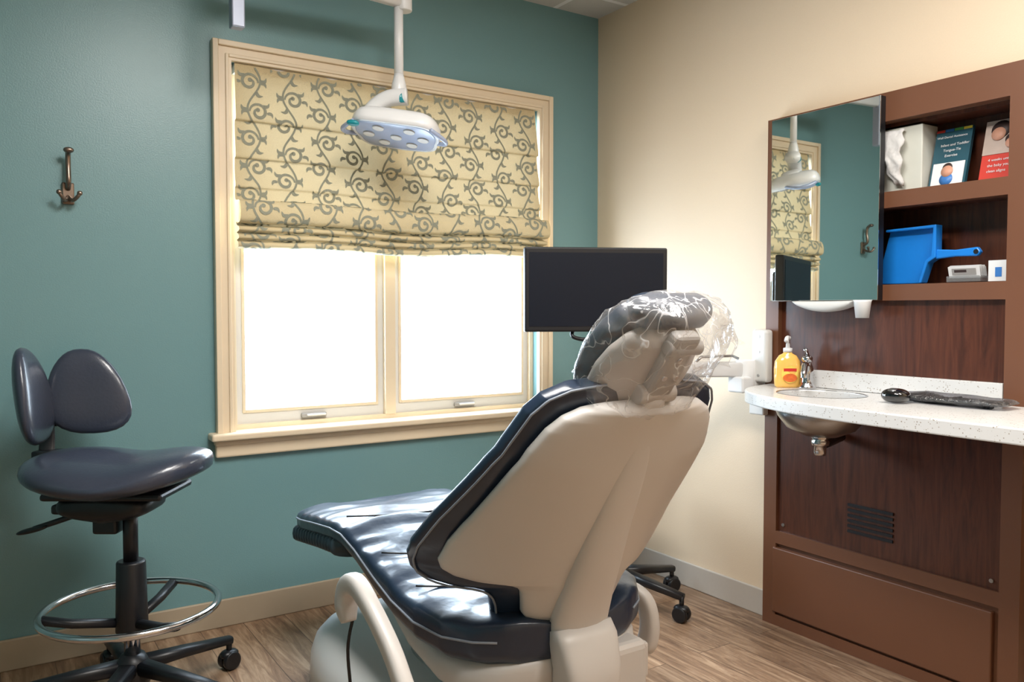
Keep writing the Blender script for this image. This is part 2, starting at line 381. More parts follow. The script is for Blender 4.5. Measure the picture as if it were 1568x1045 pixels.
# ---------------------------------------------------------------- operatory light
lx,ly=-1.155,-.30
dl=empty('dental_operatory_light',(lx,ly,1.85))
box('ceiling_post',(-1.762,-.40,2.015),(-1.722,-.36,HC),postm,dl,bevel=.004)
box('ceiling_plate',(-1.82,-.46,HC-.02),(-1.66,-.30,HC),white,dl,bevel=.006)
sweep('swing_arm',[(-1.74,-.38,2.25),(lx+.03,ly,2.25)],se(.02,.03,4,20),white,dl)
cyl('arm_elbow',(lx+.02,ly,2.21),(lx+.02,ly,2.285),.03,white,dl,bevel=.004)
cyl('drop_tube',(lx,ly,2.25),(lx,ly,1.96),.0165,white,dl)
lathe('drop_joint',(lx,ly,1.885),[(.001,0),(.02,.005),(.028,.03),(.026,.06),(.02,.085),(.0165,.1)],white,dl)
tealp=mat('teal_accent_plastic',(30,140,150),.3)
J=V((lx,ly,1.905)); H=V((lx,ly,1.782))-R_*.006
lathe('joint_band',J+R_*.012-F_*.018+V((0,0,-.008)),[(.001,-.03),(.019,-.03),(.019,.012),(.001,.012)],tealp,dl,axis=(.5,-.8,.1))
npts=catmull([J+R_*.03,J-R_*.035+V((0,0,-.006)),J-R_*.085+V((0,0,-.035)),J-R_*.11+V((0,0,-.07)),J-R_*.112+V((0,0,-.095))],8)
sweep('neck',npts,se(.030,.038,2.6,20),white,dl,up=tuple(F_),scales=[1.0-.1*math.sin(i/len(npts)*3) for i in range(len(npts))])
az=(V((0,0,1))+F_*.20+R_*.14).normalized(); ax=(R_-az*R_.dot(az)).normalized(); ay=az.cross(ax)
def outline(k,n=8):
    P=[(-.158,-.045),(-.150,.03),(-.105,.105),(.105,.105),(.150,.03),(.158,-.045),(.125,-.118),(.04,-.128),(-.04,-.128),(-.125,-.118)]
    return catmull([V((a*k,b*k,0)) for a,b in P],5,True)
def hring(k,z): return [H+ax*p.x+ay*p.y+az*z for p in outline(k)]
loft('light_head',[hring(.55,.044),hring(.78,.040),hring(.92,.028),hring(.98,.012),hring(1.0,-.008),hring(.98,-.022),hring(.93,-.026),hring(.90,-.020)],white,dl)
lensb=mat('lamp_underside',(160,172,198),.25,var=.03)
ledm=mat('lamp_lens',(112,134,180),.12,var=.05,coat=.6)
loft('light_underside',[hring(.91,-.016),hring(.90,-.0225),hring(.86,-.025)],lensb,dl)
sweep('head_spine',[H-ax*.115+az*.044,H-ax*.04+az*.052,H+ax*.05+az*.046,H+ax*.11+az*.034],se(.045,.014,3,20),white,dl,up=tuple(az))
for i,(a,b) in enumerate([(-.098,-.01),(-.05,.05),(0,-.005),(.05,.05),(.098,-.01),(-.055,-.07),(.055,-.07)]):
    c=H+ax*a+ay*b-az*.026
    lathe('led_ring_%d'%(i+1),c,[(.016,-.003),(.020,-.003),(.021,.004),(.015,.004)],vinyl,dl,axis=tuple(az),N=20)
    lathe('led_%d'%(i+1),c,[(.001,-.002),(.012,-.002),(.017,0),(.017,.004),(.001,.004)],ledm,dl,axis=tuple(az),N=18)
for sg in (-1,1):
    tube('handle_%s'%('a' if sg<0 else 'b'),[H+ax*(sg*.14)+ay*.03-az*.014,H+ax*(sg*.178)-ay*.01-az*.030,H+ax*(sg*.180)-ay*.06-az*.036,H+ax*(sg*.135)-ay*.11-az*.026],.008,lensb,dl,cm=6)
blob('handle_knob',H-ax*.135-ay*.11-az*.036,ax,ay,az,.022,.014,.010,tealp,dl)
# ---------------------------------------------------------------- monitor on arm
mon=empty('computer_monitor',(-.6,-.73,1.2))
MC=V((-.607,-.742,1.212)); mr=(R_*1.0+F_*.13).normalized(); mf=V((mr.y,-mr.x,0))
if mf.dot(F_)>0: mf=-mf
obox('bezel',MC,mr,mf,Z1,.256,.018,.148,blackp,mon,bevel=.006)
obox('screen',MC+mf*.0185,mr,mf,Z1,.240,.001,.129,screenm,mon)
obox('back_housing',MC-mf*.035,mr,mf,Z1,.14,.025,.09,blackp,mon,bevel=.015)
obox('logo',MC+mf*.0192-V((0,0,.138)),mr,mf,Z1,.016,.0006,.004,greyp,mon)
tube('cable',[MC-mf*.03-mr*.06+V((0,0,-.12)),MC-mr*.085+V((0,0,-.16)),MC-mr*.05+V((0,0,-.175)),MC+mr*.02+V((0,0,-.18)),MC+mr*.1-mf*.05+V((0,0,-.24))],.007,blackp,mon,cm=6)
q0=MC-mf*.075+mr*.06
cyl('monitor_post',q0+V((0,0,-.28)),q0+V((0,0,.03)),.018,white,mon)
obox('vesa_mount',MC-mf*.065+mr*.02,mr,mf,Z1,.07,.012,.05,white,mon,bevel=.003)
p0=q0+V((0,0,-.29)); p1=V((-.10,-.97,.925))
sweep('arm_beam',[p0,p1],[(x,y) for x,y in se(.032,.028,6,20)],white,mon)
cyl('arm_pivot',(-.095,-.975,.85),(-.095,-.975,.96),.036,white,mon,bevel=.004)
box('arm_bracket',(-.15,-1.01,.842),(-.01,-.94,.90),white,mon,bevel=.006)
tube('arm_rail',[p1+V((-.22,.02,.035)),p1+V((-.2,.015,.05)),p1+V((-.06,0,.05)),p1+V((-.03,0,.04))],.005,steel,mon)
box('wall_track',(-.04,-1.017,.77),(0,-.96,1.07),white,mon,bevel=.006)
box('track_cover',(-.085,-1.06,.88),(-.046,-.99,1.07),vinyl,mon,bevel=.012,bseg=3)
box('track_clip',(-.06,-.988,.80),(-.042,-.95,.86),blackp,mon,bevel=.004)
box('track_foot',(-.075,-1.04,.76),(-.046,-.975,.805),vinyl,mon,bevel=.005)
for i,z in enumerate((1.045,.99,.905)): cyl('screw_%d'%(i+1),(-.087,-1.025,z),(-.08,-1.025,z),.005,steel,mon,N=12)
# ---------------------------------------------------------------- cabinet
cab=empty('vanity_wall_cabinet',(-.02,-1.46,.9))
y0,y1=-1.90,-1.02; st=.055; xf=-.042
boxes('face_frame',[((xf,y0,0),(-.001,y0+st,1.82)),((xf,y1-st,0),(-.001,y1,1.82))]+
  [((xf,y0+st,a),(-.001,y1-st,b)) for a,b in ((1.73,1.82),(1.46,1.51),(1.17,1.22),(.30,.345),(0,.04),(.80,.835))],brown,cab)
box('lower_panel',(xf-.006,y0+.07,.05),(-.02,y1-.045,.285),brown,cab,bevel=.004)
box('lower_backing',(-.03,y0+.01,.03),(-.002,y1-.01,.31),brown,cab)
box('access_panel',(-.032,y0+st,.34),(-.002,y1-st,.81),woodp,cab)
box('splash_panel',(-.022,y0+st,.84),(-.002,y1-st,1.18),woodp,cab)
boxes('niche_box',[((.10,ny0,nz0),(.115,ny1,nz1)),((0,ny0,nz0),(.10,ny0+.012,nz1)),((0,ny1-.012,nz0),(.10,ny1,nz1)),((0,ny0+.012,nz1-.012),(.10,ny1-.012,nz1)),((-.002,ny0+.012,nz0),(.10,ny1-.012,nz0+.011)),((-.002,ny0+.012,1.462),(.10,ny1-.012,1.508))],woodp,cab)
boxes('vent_grille',[((-.037,-1.52,.405+.0175*i),(-.030,-1.36,.414+.0175*i)) for i in range(6)],blackp,cab)
for i,(y,z) in enumerate([(-1.10,.37),(-1.82,.37),(-1.10,.78),(-1.82,.78)]): cyl('panel_screw_%d'%(i+1),(-.036,y,z),(-.03,y,z),.006,steel,cab,N=12)
# mirror
mirr=empty('wall_mirror',(-.06,-1.27,1.49))
box('mirror_backing',(-.066,-1.476,1.172),(-.0425,-1.06,1.808),blackp,mirr)
box('mirror_glass',(-.070,-1.476,1.172),(-.0662,-1.06,1.808),mirm,mirr,bevel=.001)
# counter with sink hole
ct=empty('sink_countertop',(-.2,-1.7,.86))
outer=[(-.043,-1.045),(-.12,-1.06),(-.22,-1.095),(-.31,-1.16),(-.375,-1.25),(-.425,-1.37),(-.46,-1.5),(-.48,-1.7),(-.485,-2.0),(-.485,-2.3)]
oc=[(p.x,p.y) for p in catmull([V((a,b,0)) for a,b in outer],5)]+[(-.001,-2.3),(-.001,-1.905),(-.043,-1.905)]
sk=(-.205,-1.375); inner=[(sk[0]+.118*math.cos(2*math.pi*k/40),sk[1]+.14*math.sin(2*math.pi*k/40)) for k in range(40)]
bm=bmesh.new(); ed=[]
for loop in (oc,inner):
    vv=[bm.verts.new((a,b,.875)) for a,b in loop]
    for a,b in zip(vv,vv[1:]+vv[:1]): ed.append(bm.edges.new((a,b)))
bmesh.ops.triangle_fill(bm,edges=ed,use_beauty=True,use_dissolve=False)
r=bmesh.ops.extrude_face_region(bm,geom=bm.faces[:])
for v in [g for g in r['geom'] if isinstance(g,bmesh.types.BMVert)]: v.co.z=.836
bmesh.ops.recalc_face_normals(bm,faces=bm.faces)
me=bpy.data.meshes.new('countertop_slab'); bm.to_mesh(me); bm.free(); me.materials.append(quartzm)
o=bpy.data.objects.new('countertop_slab',me); sc.collection.objects.link(o); put(o,ct)
bb=o.modifiers.new('b','BEVEL'); bb.width=.004; bb.segments=2; bb.limit_method='ANGLE'; bb.angle_limit=math.radians(60)
box('backsplash',(-.042,y0+st+.003,.875),(-.023,-1.20,.935),quartzm,ct,bevel=.002)
N=40
def ring(rx,ry,z): return [V((sk[0]+rx*math.cos(2*math.pi*k/N),sk[1]+ry*math.sin(2*math.pi*k/N),z)) for k in range(N)]
loft('sink_bowl',[ring(.126,.148,.834),ring(.128,.15,.830),ring(.116,.138,.80),ring(.09,.11,.765),ring(.045,.055,.742),ring(.02,.02,.738),ring(.018,.018,.742),ring(.043,.05,.747),ring(.086,.104,.77),ring(.112,.134,.803),ring(.118,.14,.834),ring(.119,.141,.874),ring(.122,.144,.876)],steel,ct,caps=False)
lathe('drain_fitting',(sk[0],sk[1],.68),[(.001,0),(.017,0),(.019,.008),(.019,.03),(.026,.032),(.028,.045),(.022,.05),(.034,.062),(.034,.07),(.001,.07)],chrome,ct,N=24)
tube('drain_pipe',[(sk[0],sk[1],.712),(sk[0]+.05,sk[1]+.012,.712),(sk[0]+.165,sk[1]+.04,.72)],.015,blackp,ct)
# faucet
fx,fy=-.09,-1.235
fc=empty('chrome_faucet',(fx,fy,.875))
lathe('faucet_base',(fx,fy,.8755),[(.001,0),(.030,0),(.030,.006),(.022,.014),(.020,.03),(.022,.05),(.020,.07),(.015,.085),(.010,.092),(.001,.094)],chrome,fc)
tube('faucet_spout',[(fx,fy,.925),(fx-.03,fy-.02,.955),(fx-.065,fy-.04,.958),(fx-.085,fy-.052,.935),(fx-.088,fy-.054,.918)],.010,chrome,fc,cm=6)
tube('faucet_lever',[(fx,fy,.965),(fx+.004,fy+.002,.985),(fx-.015,fy-.008,1.0),(fx-.03,fy-.016,1.008)],.0065,chrome,fc,cm=5)
blob('faucet_cap',(fx,fy,.975),X1,Y1,Z1,.017,.017,.014,chrome,fc)
# soap dispenser
sxp,syp=-.115,-1.175
sd=empty('soap_dispenser_bottle',(sxp,syp,.875))
amber=mat('amber_soap',(244,190,96),.15,var=.05,coat=.5)
labm=mat('soap_label',(232,110,50),.4,var=.4,bscale=60); laby=mat('soap_label_yellow',(246,214,100),.4,var=.15,bscale=50)
def br_(rx,ry,z): return [V((sxp+R_.x*a+F_.x*b,syp+R_.y*a+F_.y*b,z)) for a,b in se(rx,ry,2.6,28)]
loft('bottle_body',[br_(.038,.02,.8755),br_(.043,.024,.882),br_(.0445,.026,.90),br_(.0455,.027,.94),br_(.042,.025,.965),br_(.029,.018,.985),br_(.015,.014,.992),br_(.013,.013,.998)],amber,sd)
def front(nm,pts,m,off):
    vs=[V((sxp,syp,0))+R_*a-F_*(.027*math.sqrt(max(0,1-abs(a/.0455)**2.6))+off)+V((0,0,z)) for a,z in pts]
    mesh(nm,vs,[tuple(range(len(vs)))],m,sd)
front('label',[(.028*math.cos(t*math.pi/12),.922+.030*math.sin(t*math.pi/12)) for t in range(24)],laby,.0015)
front('label_fruit',[(.024*math.cos(t*math.pi/10),.910+.014*math.sin(t*math.pi/10)) for t in range(20)],labm,.0025)
front('label_banner',[(-.022,.932),(.022,.932),(.022,.942),(-.022,.942)],mat('label_red',(205,50,40),.4),.0026)
lathe('pump_collar',(sxp,syp,.996),[(.001,0),(.015,0),(.015,.014),(.007,.016),(.006,.03),(.001,.03)],white,sd)
cyl('pump_stem',(sxp,syp,1.02),(sxp,syp,1.042),.004,white,sd,N=12)
tube('pump_nozzle',[(sxp+.01,syp+.002,1.044),(sxp,syp,1.046),(sxp-.02,syp-.012,1.044),(sxp-.034,syp-.02,1.036)],.007,white,sd,cm=4)
# dispenser below mirror
tw=empty('paper_towel_dispenser',(-.08,-1.3,1.14))
rows=[]
for i in range(17):
    y=-1.18-.23*i/16; h=.004+.034*math.sin(math.pi*i/16)**.6
    rows.append([V((-.075+a,y,1.1705-h/2+b*h*.95)) for a,b in se(.028,.5,2.6,16)])
loft('towel_roll',rows,vinyl,tw)
cp=empty('paper_cup',(-.08,-1.43,1.14))
lathe('cup_body',(-.085,-1.435,1.115),[(.001,0),(.020,0),(.026,.05),(.028,.0565),(.001,.0565)],white,cp)
# bag with cables on counter
bg=empty('bagged_cable',(-.17,-1.8,.89))
blob('bag_film',(-.15,-1.76,.891),Y1,X1,Z1,.165,.065,.014,bagm,bg,nxy=5,nz=2,disp=.004,dsc=26)
for i in range(7):
    pts=[]
    for k in range(15):
        y=-1.63-.26*k/14; pts.append((-.15+.040*math.sin(k*1.25+i*.9),y,.883+.005*math.sin(k*.9+i)+.0016*i))
    tube('cable_loop_%d'%(i+1),pts,.0045,blackp,bg,cm=4,N=8)
blob('handpiece_puck',(-.25,-1.655,.897),Y1,X1,Z1,.038,.034,.021,mat('glossy_black',(12,12,14),.08,coat=1),bg)
blob('puck_cap',(-.262,-1.655,.905),Y1,X1,Z1,.018,.016,.014,steel,bg)
# shelf things
tb=empty('tissue_box',(.03,-1.5,1.6))
box('carton',(.0,-1.572,1.5085),(.085,-1.40,1.712),mat('carton_white',(206,206,196),.5,var=.05,bscale=15),tb,bevel=.003)
rows=[]
for i in range(15):
    f=i/14; z=1.70-.17*f; w=.045*(1-.75*f)+.004
    rows.append([V((-.012-.018*math.sin(f*3.1)+b*1.0+.004*math.sin(a*180+i),-1.475+a-.03*f+.006*math.sin(i*1.3),z+.004*math.sin(a*120))) for a,b in se(w,.008,2.5,24)])
loft('tissue_drape',rows,mat('tissue_paper',(206,204,202),.8,bump=.5,bscale=30),tb)
def brochure(nm,y0,y1,z1,base,x0=.02):
    e=empty(nm,(x0,(y0+y1)/2,1.6))
    ln=V((.05,0,z1-1.509)).normalized(); nn=V((-ln.z,0,ln.x))
    def pl(n,ya,yb,sa,sb,m,off):
        h=z1-1.509
        a=V((x0,0,1.509)); p=[a+ln*(h*s)+nn*off+V((0,y,0)) for y,s in ((ya,sa),(yb,sa),(yb,sb),(ya,sb))]
        q=[v-nn*(.012 if off==0 else .0015) for v in p]
        mesh(n,p+q,[(0,1,2,3),(7,6,5,4),(0,4,5,1),(1,5,6,2),(2,6,7,3),(3,7,4,0)],m,e)
    pl('cover',y0,y1,0,1,base,0)
    return e,pl
tealb=mat('brochure_teal',(34,78,92),.35,var=.1,bscale=10); redb=mat('brochure_red',(205,62,50),.35,var=.05); whb=mat('brochure_white',(225,225,225),.4); skin=mat('print_skin_tone',(205,150,125),.5,var=.1,bscale=60); dk=mat('print_dark',(60,45,42),.5,var=.3,bscale=50)
ylw=mat('print_yellow',(225,200,70),.4); gr=mat('print_green',(90,160,80),.4); blu=mat('print_blue',(60,120,190),.4); tan=mat('print_tan',(190,170,158),.4,var=.2,bscale=30)
D=.045
e,pl=brochure('infant_brochure',-1.735+D,-1.625+D,1.70,tealb)
pl('photo_panel',-1.728+D,-1.632+D,.05,.42,whb,.002)
for i,m_ in enumerate((ylw,gr,blu,redb)): pl('colour_tab_%d'%(i+1),-1.733+D+.0275*i,-1.708+D+.0275*i,.95,.99,m_,.002)
def disc(nm,y,s,r,m,off,e,x0=.02,h=.191):
    ln=V((.05,0,h)).normalized(); nn=V((-ln.z,0,ln.x)); a=V((x0,y,1.509))+ln*(h*s)+nn*off
    lathe(nm,a,[(.0005,0),(r,0),(r,.0015),(.0005,.0015)],m,e,axis=tuple(nn),N=20)
disc('print_face',-1.678+D,.27,.018,skin,.003,e); disc('print_shirt',-1.678+D,.14,.02,blu,.0025,e); disc('print_hair',-1.678+D,.33,.015,dk,.0028,e)
def words(nm,txt,y,s,size,m,off,e,x0=.02,h=.191):
    ln=V((.05,0,h)).normalized(); nn=V((-ln.z,0,ln.x)); c=bpy.data.curves.new(nm,'FONT'); c.body=txt; c.size=size; c.extrude=.0002
    o=bpy.data.objects.new(nm,c); sc.collection.objects.link(o); c.materials.append(m)
    a=V((x0,y,1.509))+ln*(h*s)+nn*off; xx=V((0,-1,0))
    M=Matrix((( xx.x,ln.x,nn.x,a.x),(xx.y,ln.y,nn.y,a.y),(xx.z,ln.z,nn.z,a.z),(0,0,0,1)))
    o.parent=e; o.matrix_parent_inverse=Matrix.Translation(-V(e.location)); o.matrix_basis=M
words('title_1','Well Dental Assistance',-1.630+D,.84,.0098,whb,.002,e)
words('title_2','Infant and Toddler',-1.645+D,.70,.0115,whb,.002,e)
words('title_3','Tongue-Tie',-1.655+D,.61,.0115,whb,.002,e)
words('title_4','Exercise',-1.662+D,.52,.0115,whb,.002,e)
e,pl=brochure('care_brochure',-1.831,-1.725,1.70,redb,.03)
pl('photo_panel',-1.831,-1.725,.45,1.0,tan,.002)
disc('print_hair',-1.770,.84,.027,dk,.003,e,.03); disc('print_face',-1.765,.77,.020,skin,.004,e,.03); disc('print_hair_small',-1.805,.66,.019,dk,.0031,e,.03); disc('print_face_small',-1.803,.60,.015,skin,.0041,e,.03)
words('title_1','4 weeks until',-1.745,.34,.0118,whb,.002,e,.03); words('title_2','the baby you',-1.745,.25,.0118,whb,.002,e,.03); words('title_3','clean aligns',-1.745,.16,.0118,whb,.002,e,.03)
dp=empty('blue_dustpan',(.03,-1.55,1.3))
bluep=mat('blue_plastic',(28,125,215),.3,var=.04)
def prism(nm,poly,xa,xb,m,par,bev=.003):
    poly=[(y+.028,z) for y,z in poly]
    n=len(poly); vs=[(xa,y,z) for y,z in poly]+[(xb,y,z) for y,z in poly]
    fs=[tuple(range(n)),tuple(range(2*n-1,n-1,-1))]+[(i,(i+1)%n,n+(i+1)%n,n+i) for i in range(n)]
    return mesh(nm,vs,fs,m,par,bevel=bev)
prism('pan',[(-1.435,1.223),(-1.60,1.223),(-1.617,1.285),(-1.638,1.30),(-1.64,1.395),(-1.48,1.39)],.03,.042,bluep,dp)
prism('pan_rim',[(-1.59,1.223),(-1.60,1.223),(-1.62,1.285),(-1.645,1.30),(-1.645,1.40),(-1.48,1.396),(-1.48,1.388),(-1.635,1.39),(-1.63,1.305),(-1.61,1.29)],.005,.042,bluep,dp)
prism('handle',[(-1.64,1.325),(-1.70,1.32),(-1.765,1.325),(-1.775,1.31),(-1.765,1.298),(-1.70,1.30),(-1.64,1.295)],.012,.030,bluep,dp,.004)
cyl('hang_hole',(.010,-1.734,1.311),(.0125,-1.734,1.311),.007,blackp,dp,N=16)
ch=empty('business_card_holder',(.02,-1.71,1.24))
clr=glassmat('acrylic',.15,tint=(.85,.87,.88,1),base=.12)
hy=-1.705
obox('holder_tray',(.02,hy,1.232),Y1,X1,Z1,.05,.022,.009,clr,ch,bevel=.002)
for i in range(7): obox('card_%d'%(i+1),(.004+.006*i,hy,1.252+.002*(i%3)),Y1,(1,0,.3),(-.3,0,1),.046,.0007,.017,whb,ch)
obox('card_print',(.002,hy,1.253),Y1,(1,0,.3),(-.3,0,1),.035,.0004,.010,greyp,ch)
obox('card_print_dark',(.0013,hy+.01,1.255),Y1,(1,0,.3),(-.3,0,1),.018,.0004,.004,dk,ch)
ap=empty('appointment_card',(.0,-1.81,1.25))
box('card',(-.004,-1.835,1.2225),(.0,-1.778,1.282),whb,ap); box('card_print',(-.0048,-1.815,1.235),(-.004,-1.797,1.262),blu,ap)
# ---------------------------------------------------------------- stools
def stoolbase(e,cx,cy,r,ang):
    lathe('hub',(cx,cy,.075),[(.001,0),(.045,0),(.05,.02),(.045,.06),(.032,.085),(.001,.09)],blackp,e)
    for i in range(5):
        a=ang+i*2*math.pi/5; d=V((math.cos(a),math.sin(a),0)); c=V((cx,cy,0))
        sweep('leg_%d'%(i+1),[c+d*.03+V((0,0,.125)),c+d*(r*.5)+V((0,0,.112)),c+d*r+V((0,0,.092))],se(.022,.017,3,16),blackp,e,scales=[1.25,1.0,.75])
        w=c+d*(r-.005)
        s=V((-d.y,d.x,0))
        cyl('caster_stem_%d'%(i+1),w+V((0,0,.05)),w+V((0,0,.095)),.009,blackp,e,N=12)
        for k,sg in enumerate((-1,1)):
            q=w+V((0,0,.029))+s*(.004*sg); cyl('caster_wheel_%d%s'%(i+1,'ab'[k]),q,q+s*(.02*sg),.029,blackp,e,bevel=.005)
        blob('caster_hood_%d'%(i+1),w+V((0,0,.048)),d,s,Z1,.03,.022,.015,blackp,e,U=16,W=8)
st1=empty('operator_stool',(-2.08,-.49,0))
cx,cy=-2.085,-.49; a1=math.atan2(.13,.32)
stoolbase(st1,cx,cy,.325,a1)
cyl('column_chrome',(cx,cy,.15),(cx,cy,.30),.022,chrome,st1)
cyl('column_cover',(cx,cy,.225),(cx,cy,.43),.044,blackp,st1,r2=.039,bevel=.006)
cyl('gas_cylinder',(cx,cy,.42),(cx,cy,.60),.02,blackp,st1)
rp=[(cx+.232*math.cos(2*math.pi*k/48),cy+.232*math.sin(2*math.pi*k/48),.295) for k in range(48)]
tube('foot_ring',rp,.0105,chrome,st1,closed=True)
for i in range(3):
    a=a1+.5+i*2*math.pi/3; d=V((math.cos(a),math.sin(a),0)); c=V((cx,cy,0))
    sweep('ring_spoke_%d'%(i+1),[c+d*.035+V((0,0,.255)),c+d*.15+V((0,0,.27)),c+d*.225+V((0,0,.290))],se(.014,.012,3,12),blackp,st1)
SC=V((cx,cy,.665))+R_*(-.024)
blob('tilt_mechanism',V((cx,cy,.595))-R_*.05,R_,F_,Z1,.13,.09,.05,blackp,st1,nxy=5,nz=3,f=lambda x,y,z:(x,y,z*(.6+.4*(1-abs(x)/.13))))
obox('mechanism_plate',V((cx,cy,.632))-R_*.03,R_,F_,Z1,.165,.11,.010,blackp,st1,bevel=.008)
obox('adjust_block',V((cx,cy,.545))-R_*.06,R_,F_,Z1,.035,.03,.035,blackp,st1,bevel=.008)
obox('adjust_knob',V((cx,cy,.58))-R_*.18,R_,F_,Z1,.03,.03,.014,blackp,st1,bevel=.008)
tube('lever',[V((cx,cy,.585))-R_*.08,V((cx,cy,.555))-R_*.17-F_*.02,V((cx,cy,.530))-R_*.25-F_*.04],.008,blackp,st1,cm=4)
blob('lever_paddle',V((cx,cy,.527))-R_*.255-F_*.04,(R_+V((0,0,.25))),F_,V((0,0,1))-R_*.25,.045,.014,.008,blackp,st1)
def seatf(x,y,z):
    t=x/.26
    up=.014*max(0,t)**2*2*(.5 if z<0 else 1) + .010*max(0,-t)**2
    dip=-.014*math.exp(-((t-.15)/.4)**2)*(1 if z>0 else 0)
    side=-.02*(abs(y)/.2)**2
    k=1-.12*t
    if z<0: z=z*(1-.35*abs(t))*1.2
    return (x,y*k,z+up+dip+side)
blob('seat',SC+V((0,0,.030)),R_,F_,Z1,.25,.20,.055,stooll,st1,nxy=2.3,nz=2.5,f=seatf,U=48,W=20)
pa=V((-2.160,-.215,.893)); nA=(-F_*.9+R_*.35+V((0,0,.12))).normalized(); xA=nA.cross(V((0,0,1))).normalized()*-1
yA=nA.cross(xA).normalized()
if yA.z<0: yA=-yA
def padshape(sg): return lambda x,y,z:(x*(1-.28*(y/.13))-sg*.018*(y/.13),y,z+1.2*x*x)
blob('backrest_pad_right',pa,xA,yA,nA,.110,.130,.028,stooll,st1,nxy=2.4,f=padshape(1))
pb=V((-2.315,-.305,.893)); nB=(R_*.90+F_*.20+V((0,0,.1))).normalized(); xB=nB.cross(V((0,0,1))).normalized(); yB=xB.cross(nB).normalized()
if yB.z<0: yB=-yB
blob('backrest_pad_left',pb,xB,yB,nB,.110,.142,.030,stooll,st1,nxy=2.4,f=padshape(-1))
sweep('back_bracket',catmull([V((cx,cy,.615))-R_*.08,V((-2.22,-.36,.62)),V((-2.27,-.25,.66)),V((-2.27,-.21,.74)),V((-2.26,-.2,.84))],6),se(.022,.009,3,12),blackp,st1)
obox('bracket_bar',(-2.25,-.2,.84),(1,.25,0),(-.25,1,0),Z1,.06,.01,.05,blackp,st1,bevel=.005)
obox('bracket_hinge',(-2.265,-.235,.69),R_,F_,Z1,.04,.03,.035,blackp,st1,bevel=.006)
st2=empty('rolling_stool',(-.38,-.6,0))
stoolbase(st2,-.38,-.6,.285,math.atan2(-.264,.076))
cyl('gas_cylinder',(-.38,-.6,.16),(-.38,-.6,.42),.022,blackp,st2)
blob('seat',(-.40,-.62,.455),X1,Y1,Z1,.185,.185,.045,stooll,st2)
# ---------------------------------------------------------------- dental chair
dc=empty('dental_chair',(-1.3,-1.2,0))
CX=-1.3
O=V((CX,-1.50,.43)); eu=V((0,-.453,.891)); nb=V((0,-.891,-.453)); ex=V((1,0,0))
def fwd(x,s):
    A=interp(s,[(-.03,.10),(.15,.15),(.28,.12),(.45,.055),(.62,.04)])
    return A*(abs(x)/.33)**2
def bp(x,s,d):
    dr=.07*(abs(x)/.33)**2*interp(s,[(.0,1),(.2,1),(.42,0)])
    return O+eu*(s-dr)+ex*x+nb*(d-fwd(x,s))
shellw=[(.012,.03),(.016,.085),(.026,.115),(.045,.130),(.08,.138),(.105,.145),(.122,.158),(.132,.18),(.138,.21),(.143,.25),(.152,.28),(.17,.302),(.195,.312),(.24,.308),(.3,.290),(.4,.264),(.48,.242),(.53,.22),(.56,.195),(.58,.16),(.592,.11),(.598,.04)]
padw=[(-.040,.04),(-.036,.11),(-.02,.15),(.010,.170),(.05,.180),(.072,.190),(.088,.205),(.098,.235),(.104,.275),(.116,.31),(.136,.335),(.17,.345),(.21,.347),(.26,.335),(.32,.318),(.4,.294),(.48,.272),(.55,.25),(.585,.225),(.61,.18),(.622,.12),(.628,.04)]
def panel(nm,wl,h,dcn,m,dome=0,ex_=4,NN=44):
    s0,s1=wl[0][0],wl[-1][0]; ss=set([a for a,b in wl]); k=80
    for i in range(k+1): ss.add(s0+(s1-s0)*i/k)
    ss=sorted(ss); rings=[]
    for s in ss:
        w=interp(s,wl); e=min(1,min(s-s0,s1-s)/.02+.35)
        rings.append([bp(a,s,dcn+b*e+dome*(1-(a/max(w,.01))**2)*min(1,w/.15)) for a,b in se(w,h,ex_,NN)])
    return loft(nm,rings,m,dc)
panel('back_shell',shellw,.018,.006,shellm,dome=.014)
panel('back_cushion',padw,.026,-.034,leather)
for sg in (-1,1):
    tube('back_piping_%s'%('a' if sg<0 else 'b'),[bp(sg*(interp(s,padw)-.004),s,-.014) for s in [(-.034+.657*i/90) for i in range(91)]],.0026,pipem,dc,N=8)
spw=[(-.02,.080),(.1,.074),(.3,.058),(.5,.043),(.58,.037),(.61,.030)]
spd=[(-.02,.052),(.1,.036),(.3,.020),(.6,.006)]
ss=[-.02+.63*i/40 for i in range(41)]
loft('back_spine',[[bp(a,s,interp(s,spd)+b) for a,b in se(interp(s,spw),.027*(1 if s<.55 else .85),3.0,32)] for s in ss],shellm,dc)
for sg in (-1,1):
    tube('spine_seam_%s'%('a' if sg<0 else 'b'),[bp(sg*(interp(s,spw)+.003),s,.0255+.006*0) for s in ss[4:-3]],.0025,greyp,dc,N=8)
rings=[]
for (c,w,h,tx) in [((-1.3,-1.548,.425),.081,.028,.3),((-1.3,-1.562,.40),.082,.038,.2),((-1.3,-1.578,.34),.076,.045,0),((-1.3,-1.572,.27),.072,.05,0),((-1.3,-1.51,.2),.072,.07,0),((-1.3,-1.40,.15),.08,.10,0)]:
    rings.append([V(c)+V((a,b,b*-tx)) for a,b in se(w,h,4.5,28)])
loft('lift_link',rings,shellm,dc)
obox('hinge_knuckle',(CX+.135,-1.50,.29),X1,Y1,Z1,.06,.07,.065,shellm,dc,bevel=.02,bseg=3)
obox('hinge_cap',(CX+.205,-1.50,.29),X1,Y1,Z1,.014,.045,.045,shellm,dc,bevel=.01,bseg=3)
